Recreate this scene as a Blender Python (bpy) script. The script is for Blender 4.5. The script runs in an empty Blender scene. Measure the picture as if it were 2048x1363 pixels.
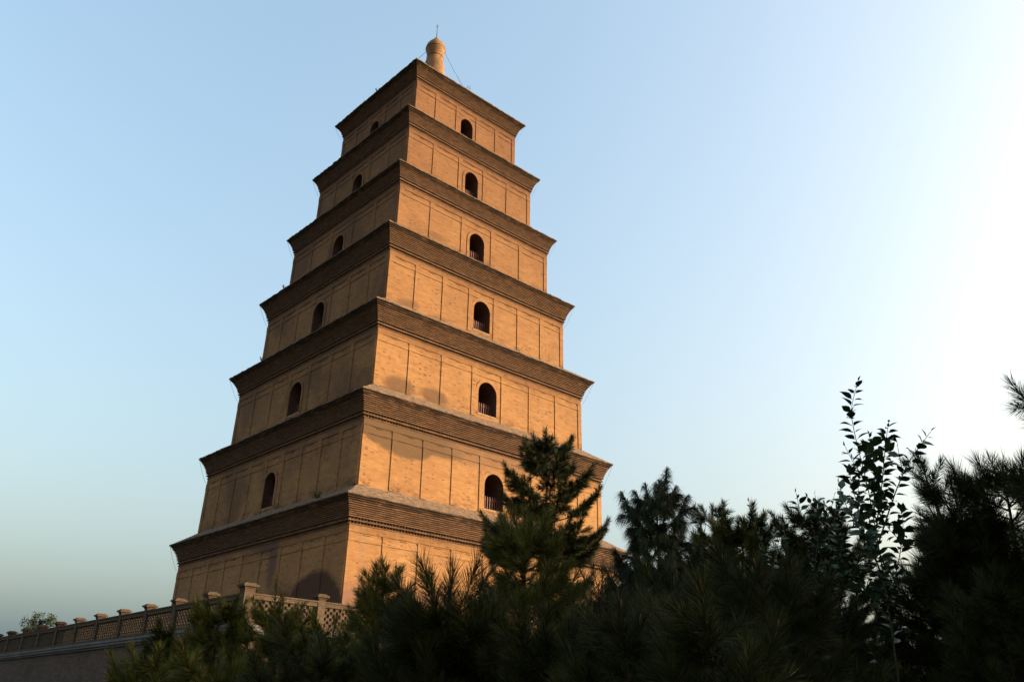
import bpy, math, random
import numpy as np
from mathutils import Matrix, Vector

# ------------------------------------------------------------------ camera, sky, sun, exposure
SC = bpy.context.scene
COL = SC.collection
F_PX, PITCH, ROLL = 1708.04, math.radians(24.0944), math.radians(-1.46432)
cam_d = bpy.data.cameras.new('camera')
cam_d.sensor_width = 36.0
cam_d.lens = F_PX / 2048 * 36.0
cam_d.clip_start = 0.05
cam_d.clip_end = 8000
cam = bpy.data.objects.new('camera', cam_d)
COL.objects.link(cam)
cam.matrix_world = Matrix.Rotation(math.pi / 2 + PITCH, 4, 'X') @ Matrix.Rotation(-ROLL, 4, 'Z')
SC.camera = cam
GROUND = -1.6                                   # the eye is the origin, 1.6 m above the ground

SUN_AZ, SUN_EL = math.radians(0), math.radians(13)
sun_dir = Vector((math.cos(SUN_EL) * math.cos(SUN_AZ), math.cos(SUN_EL) * math.sin(SUN_AZ), math.sin(SUN_EL)))
W = bpy.data.worlds.new('World')
SC.world = W
W.use_nodes = True
wn = W.node_tree
sky = wn.nodes.new('ShaderNodeTexSky')
sky.sky_type = 'NISHITA'
sky.sun_disc = False
sky.sun_elevation = SUN_EL
sky.sun_rotation = math.pi / 2 - SUN_AZ
sky.air_density = 1.33
sky.dust_density = 9.3
sky.ozone_density = 0.6
tint = wn.nodes.new('ShaderNodeMix'); tint.data_type = 'RGBA'; tint.blend_type = 'MULTIPLY'
tint.inputs[0].default_value = 1.0; tint.inputs[7].default_value = (0.98, 0.945, 0.95, 1)
wn.links.new(sky.outputs[0], tint.inputs[6])
air = wn.nodes.new('ShaderNodeMix'); air.data_type = 'RGBA'; air.blend_type = 'ADD'      # even veil of haze over the whole sky
air.inputs[0].default_value = 1.0; air.inputs[7].default_value = (0.10, 0.31, 0.48, 1)
wn.links.new(tint.outputs[2], air.inputs[6])
wn.links.new(air.outputs[2], wn.nodes['Background'].inputs[0])
wn.nodes['Background'].inputs[1].default_value = 0.15
sl = bpy.data.lights.new('sun', 'SUN')
sl.energy = 2.42
sl.angle = math.radians(0.6)
sl.color = (1.0, 0.96, 0.74)
so = bpy.data.objects.new('sun', sl)
COL.objects.link(so)
so.rotation_euler = (-sun_dir).to_track_quat('-Z', 'Y').to_euler()
SC.view_settings.view_transform = 'Standard'
SC.view_settings.look = 'None'
SC.view_settings.exposure = 1.6
SC.view_settings.gamma = 1.0

# ------------------------------------------------------------------ helpers
def ray(px, py):
    X0, Y0 = px - 1024, 681.5 - py
    c, s = math.cos(ROLL), math.sin(ROLL)
    X, Y = (c * X0 + s * Y0) / F_PX, (-s * X0 + c * Y0) / F_PX
    return Vector((X, math.cos(PITCH) - Y * math.sin(PITCH), math.sin(PITCH) + Y * math.cos(PITCH)))
def at(px, py, d):
    r = ray(px, py)
    return r * (d / r.y)
def tag(o, label=None, cat=None, group=None, kind=None):
    for k, v in (('label', label), ('category', cat), ('group', group), ('kind', kind)):
        if v: o[k] = v
    return o
def empty(name, loc=(0, 0, 0), rz=0.0):
    o = bpy.data.objects.new(name, None)
    o.empty_display_size = 0.3
    COL.objects.link(o)
    o.location = loc
    o.rotation_euler = (0, 0, rz)
    return o
def link(name, me, parent=None):
    o = bpy.data.objects.new(name, me)
    COL.objects.link(o)
    if parent: o.parent = parent
    return o
class MB:
    """collects polygons with uvs in metres, builds ONE mesh"""
    def __init__(s): s.v, s.f, s.uv, s.m = [], [], [], []
    def poly(s, pts, uvs=None, m=0):
        b = len(s.v)
        s.v += [tuple(p) for p in pts]
        s.f.append(tuple(range(b, b + len(pts))))
        s.uv += [tuple(u) for u in (uvs if uvs else [(p[0] + p[1], p[2]) for p in pts])]
        s.m.append(m)
    def box(s, c, sz, rz=0.0, uo=0.0, m=0, taper=1.0):
        hx, hy, hz = sz[0] / 2, sz[1] / 2, sz[2] / 2
        ca, sa = math.cos(rz), math.sin(rz)
        def P(x, y, z):
            if z > 0: x, y = x * taper, y * taper
            return (c[0] + x * ca - y * sa, c[1] + x * sa + y * ca, c[2] + z)
        def U(x, y, z, ax): return ((c[0] + x if ax == 'y' else c[1] + y if ax == 'x' else c[0] + x) + uo, (c[2] + z) if ax != 'z' else c[1] + y)
        Q = {'x': [[(1, -1, -1), (1, 1, -1), (1, 1, 1), (1, -1, 1)], [(-1, 1, -1), (-1, -1, -1), (-1, -1, 1), (-1, 1, 1)]],
             'y': [[(-1, -1, -1), (1, -1, -1), (1, -1, 1), (-1, -1, 1)], [(1, 1, -1), (-1, 1, -1), (-1, 1, 1), (1, 1, 1)]],
             'z': [[(-1, -1, 1), (1, -1, 1), (1, 1, 1), (-1, 1, 1)], [(-1, 1, -1), (1, 1, -1), (1, -1, -1), (-1, -1, -1)]]}
        for ax, fs in Q.items():
            for q in fs:
                pts = [(a * hx, b * hy, d * hz) for a, b, d in q]
                s.poly([P(*p) for p in pts], [U(*p, ax) for p in pts], m)
    def tube(s, pts, rad, n=6, m=0):
        pts = [Vector(p) for p in pts]
        rings = []
        for i, p in enumerate(pts):
            d = (pts[min(i + 1, len(pts) - 1)] - pts[max(i - 1, 0)]).normalized()
            a = d.orthogonal().normalized(); b = d.cross(a)
            r = rad[i] if hasattr(rad, '__len__') else rad
            rings.append([p + (a * math.cos(k * 2 * math.pi / n) + b * math.sin(k * 2 * math.pi / n)) * r for k in range(n)])
        for i in range(len(pts) - 1):
            for k in range(n):
                s.poly([rings[i][k], rings[i][(k + 1) % n], rings[i + 1][(k + 1) % n], rings[i + 1][k]], None, m)
        s.poly(rings[-1], None, m); s.poly(rings[0][::-1], None, m)
    def lathe(s, prof, n=32, c=(0, 0), m=0):
        for (r0, z0), (r1, z1) in zip(prof, prof[1:]):
            for k in range(n):
                a, b = 2 * math.pi * k / n, 2 * math.pi * (k + 1) / n
                s.poly([(c[0] + r * math.cos(t), c[1] + r * math.sin(t), z) for r, t, z in ((r0, a, z0), (r0, b, z0), (r1, b, z1), (r1, a, z1))],
                       [(t * r0, z) for t, z in ((a, z0), (b, z0), (b, z1), (a, z1))], m)
    def build(s, name, mats, parent=None, smooth=False):
        me = bpy.data.meshes.new(name)
        me.from_pydata(s.v, [], s.f)
        uv = me.uv_layers.new(name='UVMap')
        uv.data.foreach_set('uv', np.array(s.uv, dtype=np.float32).ravel())
        for mt in (mats if isinstance(mats, (list, tuple)) else [mats]): me.materials.append(mt)
        if any(s.m): me.polygons.foreach_set('material_index', s.m)
        if smooth:
            me.shade_smooth()
        me.update()
        o = link(name, me, parent)
        if smooth:
            import bmesh
            bm = bmesh.new(); bm.from_mesh(me); bmesh.ops.remove_doubles(bm, verts=bm.verts, dist=1e-4); bm.to_mesh(me); bm.free()
        return o
def np_mesh(name, V, F, mat, smooth=False):
    """V (n,3) float, F (m,k) int -> mesh"""
    me = bpy.data.meshes.new(name)
    V = np.ascontiguousarray(V, dtype=np.float32); F = np.ascontiguousarray(F, dtype=np.int32)
    k = F.shape[1]
    me.vertices.add(len(V)); me.vertices.foreach_set('co', V.ravel())
    me.loops.add(F.size); me.loops.foreach_set('vertex_index', F.ravel())
    me.polygons.add(len(F)); me.polygons.foreach_set('loop_start', np.arange(0, F.size, k, dtype=np.int32))
    me.update(calc_edges=True)
    me.materials.append(mat)
    if smooth: me.shade_smooth()
    return me

# ------------------------------------------------------------------ tower measures: eaves and wall tops, heights above the eye
FLOOR = 3.45
ZE = [12.95, 20.41, 27.94, 35.49, 42.51, 49.57, 56.23]
HE = [13.60, 12.75, 11.70, 10.52, 9.32, 8.14, 7.02]
HT = [12.80, 11.96, 10.82, 9.70, 8.62, 7.42, 6.25]
ZT = [11.22, 18.66, 26.18, 33.62, 40.90, 47.97, 54.72]

# ------------------------------------------------------------------ materials
class NT:
    def __init__(s, name, rough=0.9, spec=0.2):
        s.mat = bpy.data.materials.new(name); s.mat.use_nodes = True
        s.t = s.mat.node_tree; s.b = s.t.nodes['Principled BSDF']
        s.b.inputs['Roughness'].default_value = rough
        s.b.inputs['Specular IOR Level'].default_value = spec
    def put(s, inp, v):
        if isinstance(v, bpy.types.NodeSocket): s.t.links.new(v, inp)
        elif v is not None: inp.default_value = v if not (isinstance(v, tuple) and len(v) == 3 and len(inp.default_value) == 4) else (*v, 1)
    def n(s, typ, **kw):
        nd = s.t.nodes.new(typ)
        for k, v in kw.items():
            if k.startswith('i_'):
                key = k[2:]
                s.put(nd.inputs[int(key)] if key.isdigit() else nd.inputs[key.replace('_', ' ')], v)
            else: setattr(nd, k, v)
        return nd
    def math(s, op, a, b=None, c=None, clamp=False):
        nd = s.n('ShaderNodeMath', operation=op, use_clamp=clamp)
        s.put(nd.inputs[0], a)
        if b is not None: s.put(nd.inputs[1], b)
        if c is not None: s.put(nd.inputs[2], c)
        return nd.outputs[0]
    def mix(s, f, a, b, blend='MIX'):
        nd = s.n('ShaderNodeMix', data_type='RGBA', blend_type=blend)
        s.put(nd.inputs[0], f); s.put(nd.inputs[6], a); s.put(nd.inputs[7], b)
        return nd.outputs[2]
    def ramp(s, f, lo, hi):
        nd = s.n('ShaderNodeMapRange', interpolation_type='SMOOTHSTEP')
        s.put(nd.inputs[0], f); nd.inputs[1].default_value = lo; nd.inputs[2].default_value = hi
        return nd.outputs[0]
    def scale(s, vec, sc, off=(0, 0, 0)):
        nd = s.n('ShaderNodeMapping'); s.put(nd.inputs[0], vec); nd.inputs[3].default_value = sc; nd.inputs[1].default_value = off
        return nd.outputs[0]
    def noise(s, vec, scale, detail=4, rough=0.55, dist=0.0):
        nd = s.n('ShaderNodeTexNoise'); s.put(nd.inputs['Vector'], vec)
        nd.inputs['Scale'].default_value = scale; nd.inputs['Detail'].default_value = detail
        nd.inputs['Roughness'].default_value = rough; nd.inputs['Distortion'].default_value = dist
        return nd.outputs[0]
    def uv(s): return s.n('ShaderNodeTexCoord').outputs['UV']
    def obj(s): return s.n('ShaderNodeTexCoord').outputs['Object']
    def bump(s, h, strength, dist=0.02, prev=None):
        nd = s.n('ShaderNodeBump'); nd.inputs['Strength'].default_value = strength; nd.inputs['Distance'].default_value = dist
        s.put(nd.inputs['Height'], h)
        if prev: s.t.links.new(prev, nd.inputs['Normal'])
        s.t.links.new(nd.outputs[0], s.b.inputs['Normal'])
        return nd.outputs[0]
    def done(s, col):
        s.put(s.b.inputs['Base Color'], col)
        return s.mat

def bricks(t, uv, bw=0.42, bh=0.088, mortar=0.008, c1=0.0, c2=1.0):
    b = t.n('ShaderNodeTexBrick')
    t.put(b.inputs['Vector'], uv)
    b.inputs['Scale'].default_value = 1.0
    b.inputs['Mortar Size'].default_value = mortar
    b.inputs['Mortar Smooth'].default_value = 0.3
    b.inputs['Brick Width'].default_value = bw
    b.inputs['Row Height'].default_value = bh
    b.inputs['Color1'].default_value = (c1, c1, c1, 1); b.inputs['Color2'].default_value = (c2, c2, c2, 1)
    b.inputs['Mortar'].default_value = (0.5, 0.5, 0.5, 1)
    return b
def pagoda_brick():
    t = NT('pagoda_wall_brick', 0.92, 0.15)
    uv = t.uv()
    sep = t.n('ShaderNodeSeparateXYZ', i_0=uv); u, v = sep.outputs[0], sep.outputs[1]
    low, high = (0.258, 0.126, 0.049), (0.155, 0.071, 0.031)
    base = t.mix(t.ramp(v, 14.0, 56.0), low, high)
    big = t.noise(uv, 0.22, 5, 0.6)
    base = t.mix(t.math('MULTIPLY', t.ramp(big, 0.36, 0.70), 0.55), base, t.mix(1.0, base, (0.70, 0.66, 0.72), 'MULTIPLY'))
    med = t.noise(t.scale(uv, (0.6, 2.4, 1)), 1.0, 7, 0.68)
    base = t.mix(t.math('MULTIPLY', t.ramp(med, 0.45, 0.72), 0.8), base, t.mix(1.0, base, (1.22, 1.30, 1.36), 'MULTIPLY'))
    med2 = t.noise(t.scale(uv, (0.9, 2.0, 1), (31, 7, 0)), 1.7, 7, 0.7)
    base = t.mix(t.math('MULTIPLY', t.ramp(med2, 0.49, 0.68), 0.62), base, t.mix(1.0, base, (0.66, 0.60, 0.58), 'MULTIPLY'))
    row = t.noise(t.scale(uv, (0.35, 11.4, 1)), 1.0, 2, 0.5)          # courses fired a little lighter or darker
    base = t.mix(t.math('MULTIPLY', t.ramp(row, 0.50, 0.75), 0.28), base, t.mix(1.0, base, (0.62, 0.58, 0.56), 'MULTIPLY'))
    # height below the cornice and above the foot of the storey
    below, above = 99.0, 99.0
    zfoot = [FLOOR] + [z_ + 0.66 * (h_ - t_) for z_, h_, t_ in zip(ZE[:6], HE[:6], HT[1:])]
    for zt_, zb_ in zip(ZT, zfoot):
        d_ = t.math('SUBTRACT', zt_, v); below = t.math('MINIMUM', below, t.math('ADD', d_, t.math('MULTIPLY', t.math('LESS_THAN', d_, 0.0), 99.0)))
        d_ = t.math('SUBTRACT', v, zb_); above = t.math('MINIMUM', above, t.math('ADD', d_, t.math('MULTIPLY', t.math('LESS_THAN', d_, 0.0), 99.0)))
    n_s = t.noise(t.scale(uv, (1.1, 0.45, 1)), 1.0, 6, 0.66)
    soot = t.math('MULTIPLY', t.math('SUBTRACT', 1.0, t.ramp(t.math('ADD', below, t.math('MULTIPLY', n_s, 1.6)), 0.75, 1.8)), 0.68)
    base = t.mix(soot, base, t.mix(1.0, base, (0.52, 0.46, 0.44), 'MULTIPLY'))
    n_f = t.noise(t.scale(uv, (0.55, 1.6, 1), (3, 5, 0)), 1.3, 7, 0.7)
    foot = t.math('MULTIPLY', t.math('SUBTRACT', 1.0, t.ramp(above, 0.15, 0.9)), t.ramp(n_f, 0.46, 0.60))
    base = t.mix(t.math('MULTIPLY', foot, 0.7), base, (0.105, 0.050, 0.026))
    br = bricks(t, uv)
    base = t.mix(0.10, base, br.outputs[0], 'OVERLAY')
    base = t.mix(t.math('MULTIPLY', br.outputs[1], 0.16), base, (0.15, 0.07, 0.035))
    # missing faces of single bricks: short dark dashes lying in the courses, in loose swarms
    cell = t.n('ShaderNodeTexVoronoi', voronoi_dimensions='2D')
    t.put(cell.inputs['Vector'], t.scale(uv, (2.1, 8.5, 1))); cell.inputs['Scale'].default_value = 1.0; cell.inputs['Randomness'].default_value = 0.75
    csep = t.n('ShaderNodeSeparateXYZ', i_0=cell.outputs['Color'])
    swarm = t.ramp(t.noise(uv, 0.55, 3, 0.6), 0.42, 0.72)
    pick = t.ramp(t.math('ADD', csep.outputs[0], t.math('MULTIPLY', swarm, 0.26)), 0.985, 1.02)
    dash = t.math('MULTIPLY', pick, t.math('SUBTRACT', 1.0, t.ramp(cell.outputs['Distance'], 0.22, 0.42)))
    base = t.mix(t.math('MULTIPLY', dash, 0.72), base, (0.065, 0.033, 0.018))
    # grey water marks and soot, spread unevenly, running down from the cornices
    streak = t.ramp(t.noise(t.scale(uv, (1.6, 0.12, 1)), 1.0, 4, 0.6), 0.52, 0.78)
    sc1 = t.math('MULTIPLY', streak, t.math('SUBTRACT', 1.0, t.ramp(v, 11.5, 14.5)))
    base = t.mix(t.math('MULTIPLY', sc1, 0.55), base, (0.189, 0.114, 0.084))
    wob = t.math('MULTIPLY', t.math('SUBTRACT', t.noise(uv, 0.9, 6, 0.65), 0.5), 1.3)
    wob2 = t.math('MULTIPLY', t.math('SUBTRACT', t.noise(uv, 0.35, 3, 0.5), 0.5), 1.2)
    def ell(u0, v0, ru, rv, soft=0.12, w=1.0):
        d = t.math('SQRT', t.math('ADD', t.math('POWER', t.math('DIVIDE', t.math('SUBTRACT', u, u0), ru), 2.0),
                                  t.math('POWER', t.math('DIVIDE', t.math('SUBTRACT', v, v0), rv), 2.0)))
        d = t.math('ADD', d, t.math('MULTIPLY', wob, w))
        return t.math('SUBTRACT', 1.0, t.ramp(d, 1.0 - soft, 1.0 + soft))
    def blotch(base, col, amt, *es):  # lays a colour through merged ellipses: stains and other darker patches
        m = es[0]
        for e in es[1:]: m = t.math('MAXIMUM', m, e)
        return t.mix(t.math('MULTIPLY', m, amt), base, col)
    # face R has u = -h..h, face L has u + 100
    base = blotch(base, (0.080, 0.046, 0.024), 0.88, ell(-8.4, 18.3, 3.0, 1.75, 0.10, 0.5), ell(-10.6, 18.3, 2.0, 1.2, 0.1, 0.5), ell(-5.6, 18.0, 2.6, 0.75, 0.22, 0.6))
    base = blotch(base, (0.140, 0.074, 0.040), 0.7, ell(-1.5, 18.1, 3.2, 0.8, 0.4, 0.6), ell(3.5, 18.3, 4.0, 0.6, 0.4, 0.6))
    base = blotch(base, (0.085, 0.045, 0.024), 0.8, ell(-8.6, 22.2, 1.3, 0.62, 0.35, 0.9), ell(-5.4, 22.2, 1.3, 0.6, 0.35, 0.9))
    base = blotch(base, (0.10, 0.053, 0.028), 0.7, ell(-7.6, 29.6, 1.0, 0.3, 0.4, 0.9), ell(-4.6, 37.4, 1.1, 0.35, 0.4, 0.9))
    base = blotch(base, (0.133, 0.069, 0.050), 0.75, ell(-11.5, 5.0, 3.6, 2.6, 0.3, 0.4), ell(-6.5, 5.0, 4.0, 2.9, 0.3, 0.4), ell(0, 4.0, 5.0, 2.9, 0.3, 0.4))  # darker zone with an uneven upper edge along the foot of face R
    base = blotch(base, (0.050, 0.022, 0.014), 0.92, ell(109.4, 4.6, 4.3, 4.0, 0.07, 0.18), ell(105.2, 4.6, 3.6, 3.2, 0.2, 0.3))
    base = blotch(base, (0.090, 0.044, 0.028), 0.75, ell(100.0, 3.4, 6.0, 2.6, 0.35, 0.5))
    base = blotch(base, (0.085, 0.045, 0.032), 0.8, ell(103.5, 10.6, 0.7, 2.4, 0.5, 0.5), ell(102.2, 11.2, 2.0, 0.7, 0.5, 0.6))
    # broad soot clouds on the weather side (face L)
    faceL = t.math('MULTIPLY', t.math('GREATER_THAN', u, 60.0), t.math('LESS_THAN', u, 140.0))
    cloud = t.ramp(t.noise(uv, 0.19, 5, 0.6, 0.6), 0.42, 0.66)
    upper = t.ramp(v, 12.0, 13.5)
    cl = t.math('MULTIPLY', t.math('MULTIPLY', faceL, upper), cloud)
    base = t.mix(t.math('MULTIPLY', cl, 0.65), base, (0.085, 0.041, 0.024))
    h = t.math('ADD', t.math('MULTIPLY', br.outputs[1], -0.6), t.math('MULTIPLY', t.noise(uv, 9, 4, 0.6), 0.8))
    h = t.math('SUBTRACT', h, t.math('MULTIPLY', dash, 1.5))
    t.bump(h, 0.4, 0.02)
    return t.done(base)
def eave_brick(lip=False):
    t = NT('mossy_cornice_lip' if lip else 'cornice_brick', 0.95, 0.1)
    uv = t.uv()
    cell = t.n('ShaderNodeTexVoronoi', voronoi_dimensions='2D')
    t.put(cell.inputs['Vector'], t.scale(uv, (2.6, 6.0, 1))); cell.inputs['Scale'].default_value = 1.0
    cs = t.n('ShaderNodeSeparateXYZ', i_0=cell.outputs['Color'])
    col = t.mix(cs.outputs[0], (0.080, 0.042, 0.024), (0.135, 0.070, 0.037))
    n1 = t.noise(t.scale(uv, (0.45, 2.2, 1)), 1.6, 6, 0.7)
    col = t.mix(t.math('MULTIPLY', t.ramp(n1, 0.48, 0.70), 0.8), col, (0.050, 0.030, 0.020))
    n2 = t.noise(uv, 5.0, 5, 0.7)
    if lip: col = t.mix(t.math('MULTIPLY', t.ramp(t.noise(t.scale(uv, (0.8, 1.5, 1)), 1.3, 6, 0.7), 0.38, 0.52), 0.85), col, (0.030, 0.019, 0.013))
    col = t.mix(t.math('MULTIPLY', t.ramp(n2, 0.50, 0.72), 0.7), col, (0.028, 0.018, 0.013))
    t.bump(n2, 0.7, 0.03)
    return t.done(col)
def br_r(t, b):
    return t.math('ADD', t.math('MULTIPLY', b.outputs[0], 0.7), 0.1)
def ledge_mat():
    t = NT('weathered_roof_tiles', 0.97, 0.1)
    uv = t.uv()
    n = t.noise(t.scale(uv, (1, 1.6, 1)), 2.6, 7, 0.72)
    col = t.mix(t.ramp(n, 0.36, 0.66), (0.085, 0.056, 0.038), (0.23, 0.145, 0.092))
    n2 = t.noise(uv, 9.0, 5, 0.7)
    col = t.mix(t.math('MULTIPLY', t.ramp(n2, 0.52, 0.74), 0.75), col, (0.04, 0.03, 0.022))
    rows = t.n('ShaderNodeTexWave', bands_direction='Y'); t.put(rows.inputs[0], uv); rows.inputs[1].default_value = 1.6; rows.inputs[2].default_value = 2.0
    t.bump(t.math('ADD', t.math('MULTIPLY', n2, 1.0), t.math('MULTIPLY', rows.outputs[1], 0.3)), 0.9, 0.06)
    return t.done(col)
def grey_brick(name='terrace_brick', c0=(0.074, 0.046, 0.034), c1=(0.12, 0.077, 0.058), sc=1.0):
    t = NT(name, 0.95, 0.1)
    uv = t.uv()
    b = bricks(t, uv, 0.36 * sc, 0.085 * sc, 0.010 * sc)
    col = t.mix(br_r(t, b), c0, c1)
    n = t.noise(uv, 0.6, 6, 0.65)
    col = t.mix(t.math('MULTIPLY', t.ramp(n, 0.42, 0.72), 0.6), col, tuple(x * 0.5 for x in c0))
    n2 = t.noise(uv, 7, 5, 0.65)
    col = t.mix(t.math('MULTIPLY', t.ramp(n2, 0.5, 0.75), 0.4), col, tuple(x * 1.5 for x in c1))
    col = t.mix(t.math('MULTIPLY', b.outputs[1], 0.6), col, tuple(x * 0.6 for x in c0))
    t.bump(t.math('ADD', n2, t.math('MULTIPLY', b.outputs[1], -1.0)), 0.6, 0.02)
    return t.done(col)
def plain(name, col, rough=0.8, spec=0.3, var=0.25, sc=6.0, metal=0.0):
    t = NT(name, rough, spec)
    t.b.inputs['Metallic'].default_value = metal
    n = t.noise(t.obj(), sc, 5, 0.6)
    c = t.mix(t.ramp(n, 0.3, 0.75), tuple(x * (1 - var) for x in col), tuple(min(1, x * (1 + var)) for x in col))
    t.bump(n, 0.25, 0.01)
    return t.done(c)
def leaf_mat(name, c0, c1, rough=0.65, spec=0.15, sc=2.5):
    t = NT(name, rough, spec)
    n = t.noise(t.obj(), sc, 3, 0.6)
    geo = t.n('ShaderNodeNewGeometry')
    f = t.math('ADD', t.math('MULTIPLY', n, 0.6), t.math('MULTIPLY', geo.outputs['Random Per Island'], 0.4))
    return t.done(t.mix(t.ramp(f, 0.25, 0.75), c0, c1))

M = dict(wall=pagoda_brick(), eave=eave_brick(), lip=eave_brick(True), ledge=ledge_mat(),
         dark=plain('dark_interior', (0.022, 0.016, 0.013), 0.95, 0.05),
         reveal=plain('dark_brown_reveal', (0.075, 0.038, 0.028), 0.9, 0.1),  # window reveals in one brown, darker than the wall brick
         redwood=plain('faded_red_painted_wood', (0.115, 0.040, 0.030), 0.7, 0.3),
         ochre=plain('ochre_glazed_gourd', (0.20, 0.095, 0.032), 0.75, 0.3, 0.3, 1.2),
         iron=plain('dark_iron', (0.06, 0.06, 0.06), 0.6, 0.4),
         cable=plain('grey_cable', (0.10, 0.10, 0.10), 0.7, 0.3),
         sill=plain('pale_mortar', (0.24, 0.15, 0.085), 0.95, 0.1, 0.3, 3.0),
         terrace=grey_brick(), coping=grey_brick('coping_stone', (0.11, 0.098, 0.09), (0.18, 0.16, 0.15), 3.0),
         post=grey_brick('balustrade_brick', (0.066, 0.043, 0.028), (0.112, 0.072, 0.046), 1.0),
         floor=grey_brick('terrace_paving', (0.2, 0.16, 0.12), (0.28, 0.22, 0.17), 1.5),
         ground=plain('dry_lawn_soil', (0.085, 0.075, 0.04), 1.0, 0.05, 0.5, 0.8),
         needle=leaf_mat('pine_needles', (0.009, 0.0115, 0.0018), (0.034, 0.037, 0.005)),
         needle2=leaf_mat('yellow_green_needles', (0.022, 0.026, 0.0032), (0.090, 0.088, 0.010)),
         needle3=leaf_mat('blue_green_needles', (0.010, 0.0145, 0.0035), (0.030, 0.037, 0.009)),
         bark=plain('pine_bark', (0.05, 0.034, 0.024), 0.95, 0.1, 0.4, 12),
         twig=plain('green_brown_stem', (0.045, 0.04, 0.022), 0.8, 0.2, 0.3, 9),
         candle=plain('reddish_pine_shoot', (0.17, 0.075, 0.04), 0.8, 0.2, 0.3, 20),
         cone=plain('tan_pine_cone', (0.18, 0.09, 0.04), 0.85, 0.2, 0.35, 20),
         leaf=leaf_mat('dark_glossy_leaves', (0.018, 0.035, 0.016), (0.042, 0.065, 0.026), 0.45, 0.3, 4),
         rust=leaf_mat('rust_brown_leaves', (0.05, 0.018, 0.006), (0.12, 0.05, 0.012), 0.7, 0.1, 3),
         farleaf=leaf_mat('far_tree_leaves', (0.03, 0.042, 0.02), (0.06, 0.07, 0.035), 0.7, 0.2, 1))

# ------------------------------------------------------------------ ground
gm = MB()
gm.poly([(-3000, -3000, GROUND), (3000, -3000, GROUND), (3000, 3000, GROUND), (-3000, 3000, GROUND)])
tag(gm.build('ground', M['ground']), kind='structure')

# ------------------------------------------------------------------ pagoda
PC = Vector((-9.0927, 71.858, 0.0)); PTH = math.radians(-2.69487)
# local frame of tower and terrace: local -Y is the sunlit right face, local -X the shaded left face
PROT = PTH + math.pi / 4
BAYS = [9, 9, 7, 7, 5, 5, 5]
ARCH = [None, 17.07, 24.78, 32.40, 39.48, 46.62, 53.42]
WHW = [0, 0.93, 0.94, 0.88, 0.83, 0.76, 0.73]
def side(k, u, h, z):
    """k: 0 = R (local -Y), 1 = +X, 2 = +Y, 3 = L (local -X); u runs anticlockwise seen from above"""
    return [(u, -h, z), (h, u, z), (-u, h, z), (-h, -u, z)][k]
UOFF = [0, 200, 300, 100]
rng = np.random.RandomState(4)
pagoda = empty('pagoda', (PC.x, PC.y, FLOOR), PROT)
tag(pagoda, 'tall seven-storey square brick pagoda with arched windows and a gourd spire', 'pagoda')
pz = -FLOOR                                      # children hold heights above the eye; shift to the empty
def wp(p): return (p[0], p[1], p[2] + pz)

def ring_strip(mb, levels, seg, jit, lip_from=10 ** 6):
    """levels: list of (h, z, jitter) -> square rings joined into a surface"""
    prev = None
    v = 0.0
    for li, (h, z, j) in enumerate(levels):
        ring = []
        for k in range(4):
            for s_ in range(seg):
                u = -1 + 2 * s_ / seg
                n = jit[k * seg + s_] * j + rng.uniform(-1, 1) * j * 0.5
                hh = h + (n if s_ else n * 0.6)
                ring.append((wp(side(k, u * hh, hh, z + (rng.uniform(-1, 1) * j * 0.35))), k, u * h))
        if prev:
            pr, ph, pzv = prev
            dv = math.hypot(h - ph, z - pzv)
            N = 4 * seg
            for i in range(N):
                a, b = pr[i], pr[(i + 1) % N]; c, d = ring[(i + 1) % N], ring[i]
                k = a[1]
                ub = b[2] if b[1] == k else ph
                uc = c[2] if c[1] == k else h
                o = UOFF[k]
                mb.poly([a[0], b[0], c[0], d[0]], [(a[2] + o, v), (ub + o, v), (uc + o, v + dv), (d[2] + o, v + dv)], 1 if li >= lip_from else 0)
            v += dv
        else: v = z
        prev = (ring, h, z)

WB = []                                          # foot of each storey wall
for i in range(7):
    hb = HT[i] + 0.06
    zb = FLOOR - 0.02 if i == 0 else ZE[i - 1] + 0.66 * (HE[i - 1] - hb)
    WB.append((hb, zb))

def wall_face(mb, i, k, win):
    hb, zb = WB[i]; ht, zt = HT[i], ZT[i] + 0.02
    def H(z): return hb + (ht - hb) * (z - zb) / (zt - zb)
    def q(u0, u1, z0, z1, zz0=None, zz1=None):
        """panel u0..u1; the top may slope from zz0 to zz1"""
        P = [(u0, z0), (u1, z0), (u1, z1 if zz1 is None else zz1), (u0, z1 if zz0 is None else zz0)]
        mb.poly([wp(side(k, max(-H(z), min(H(z), u)), H(z), z)) for u, z in P], [(u + UOFF[k], z) for u, z in P])
    if win is None:
        q(-hb, hb, zb, zt); return
    uc, hw, za, zs = win
    q(-hb, uc - hw, zb, zt); q(uc + hw, hb, zb, zt)
    q(uc - hw, uc + hw, zb, zs)
    for (a, za_), (b, zb_) in zip(arch_pts(uc, hw, za), arch_pts(uc, hw, za)[1:]):
        P = [(a, za_), (b, zb_), (b, zt), (a, zt)]
        mb.poly([wp(side(k, u, H(z), z)) for u, z in P], [(u + UOFF[k], z) for u, z in P])
def arch_pts(uc, hw, za, n=14):
    return [(uc - hw * math.cos(math.pi * j / n), za - hw * 1.05 + hw * 1.05 * math.sin(math.pi * j / n)) for j in range(n + 1)]

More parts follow.
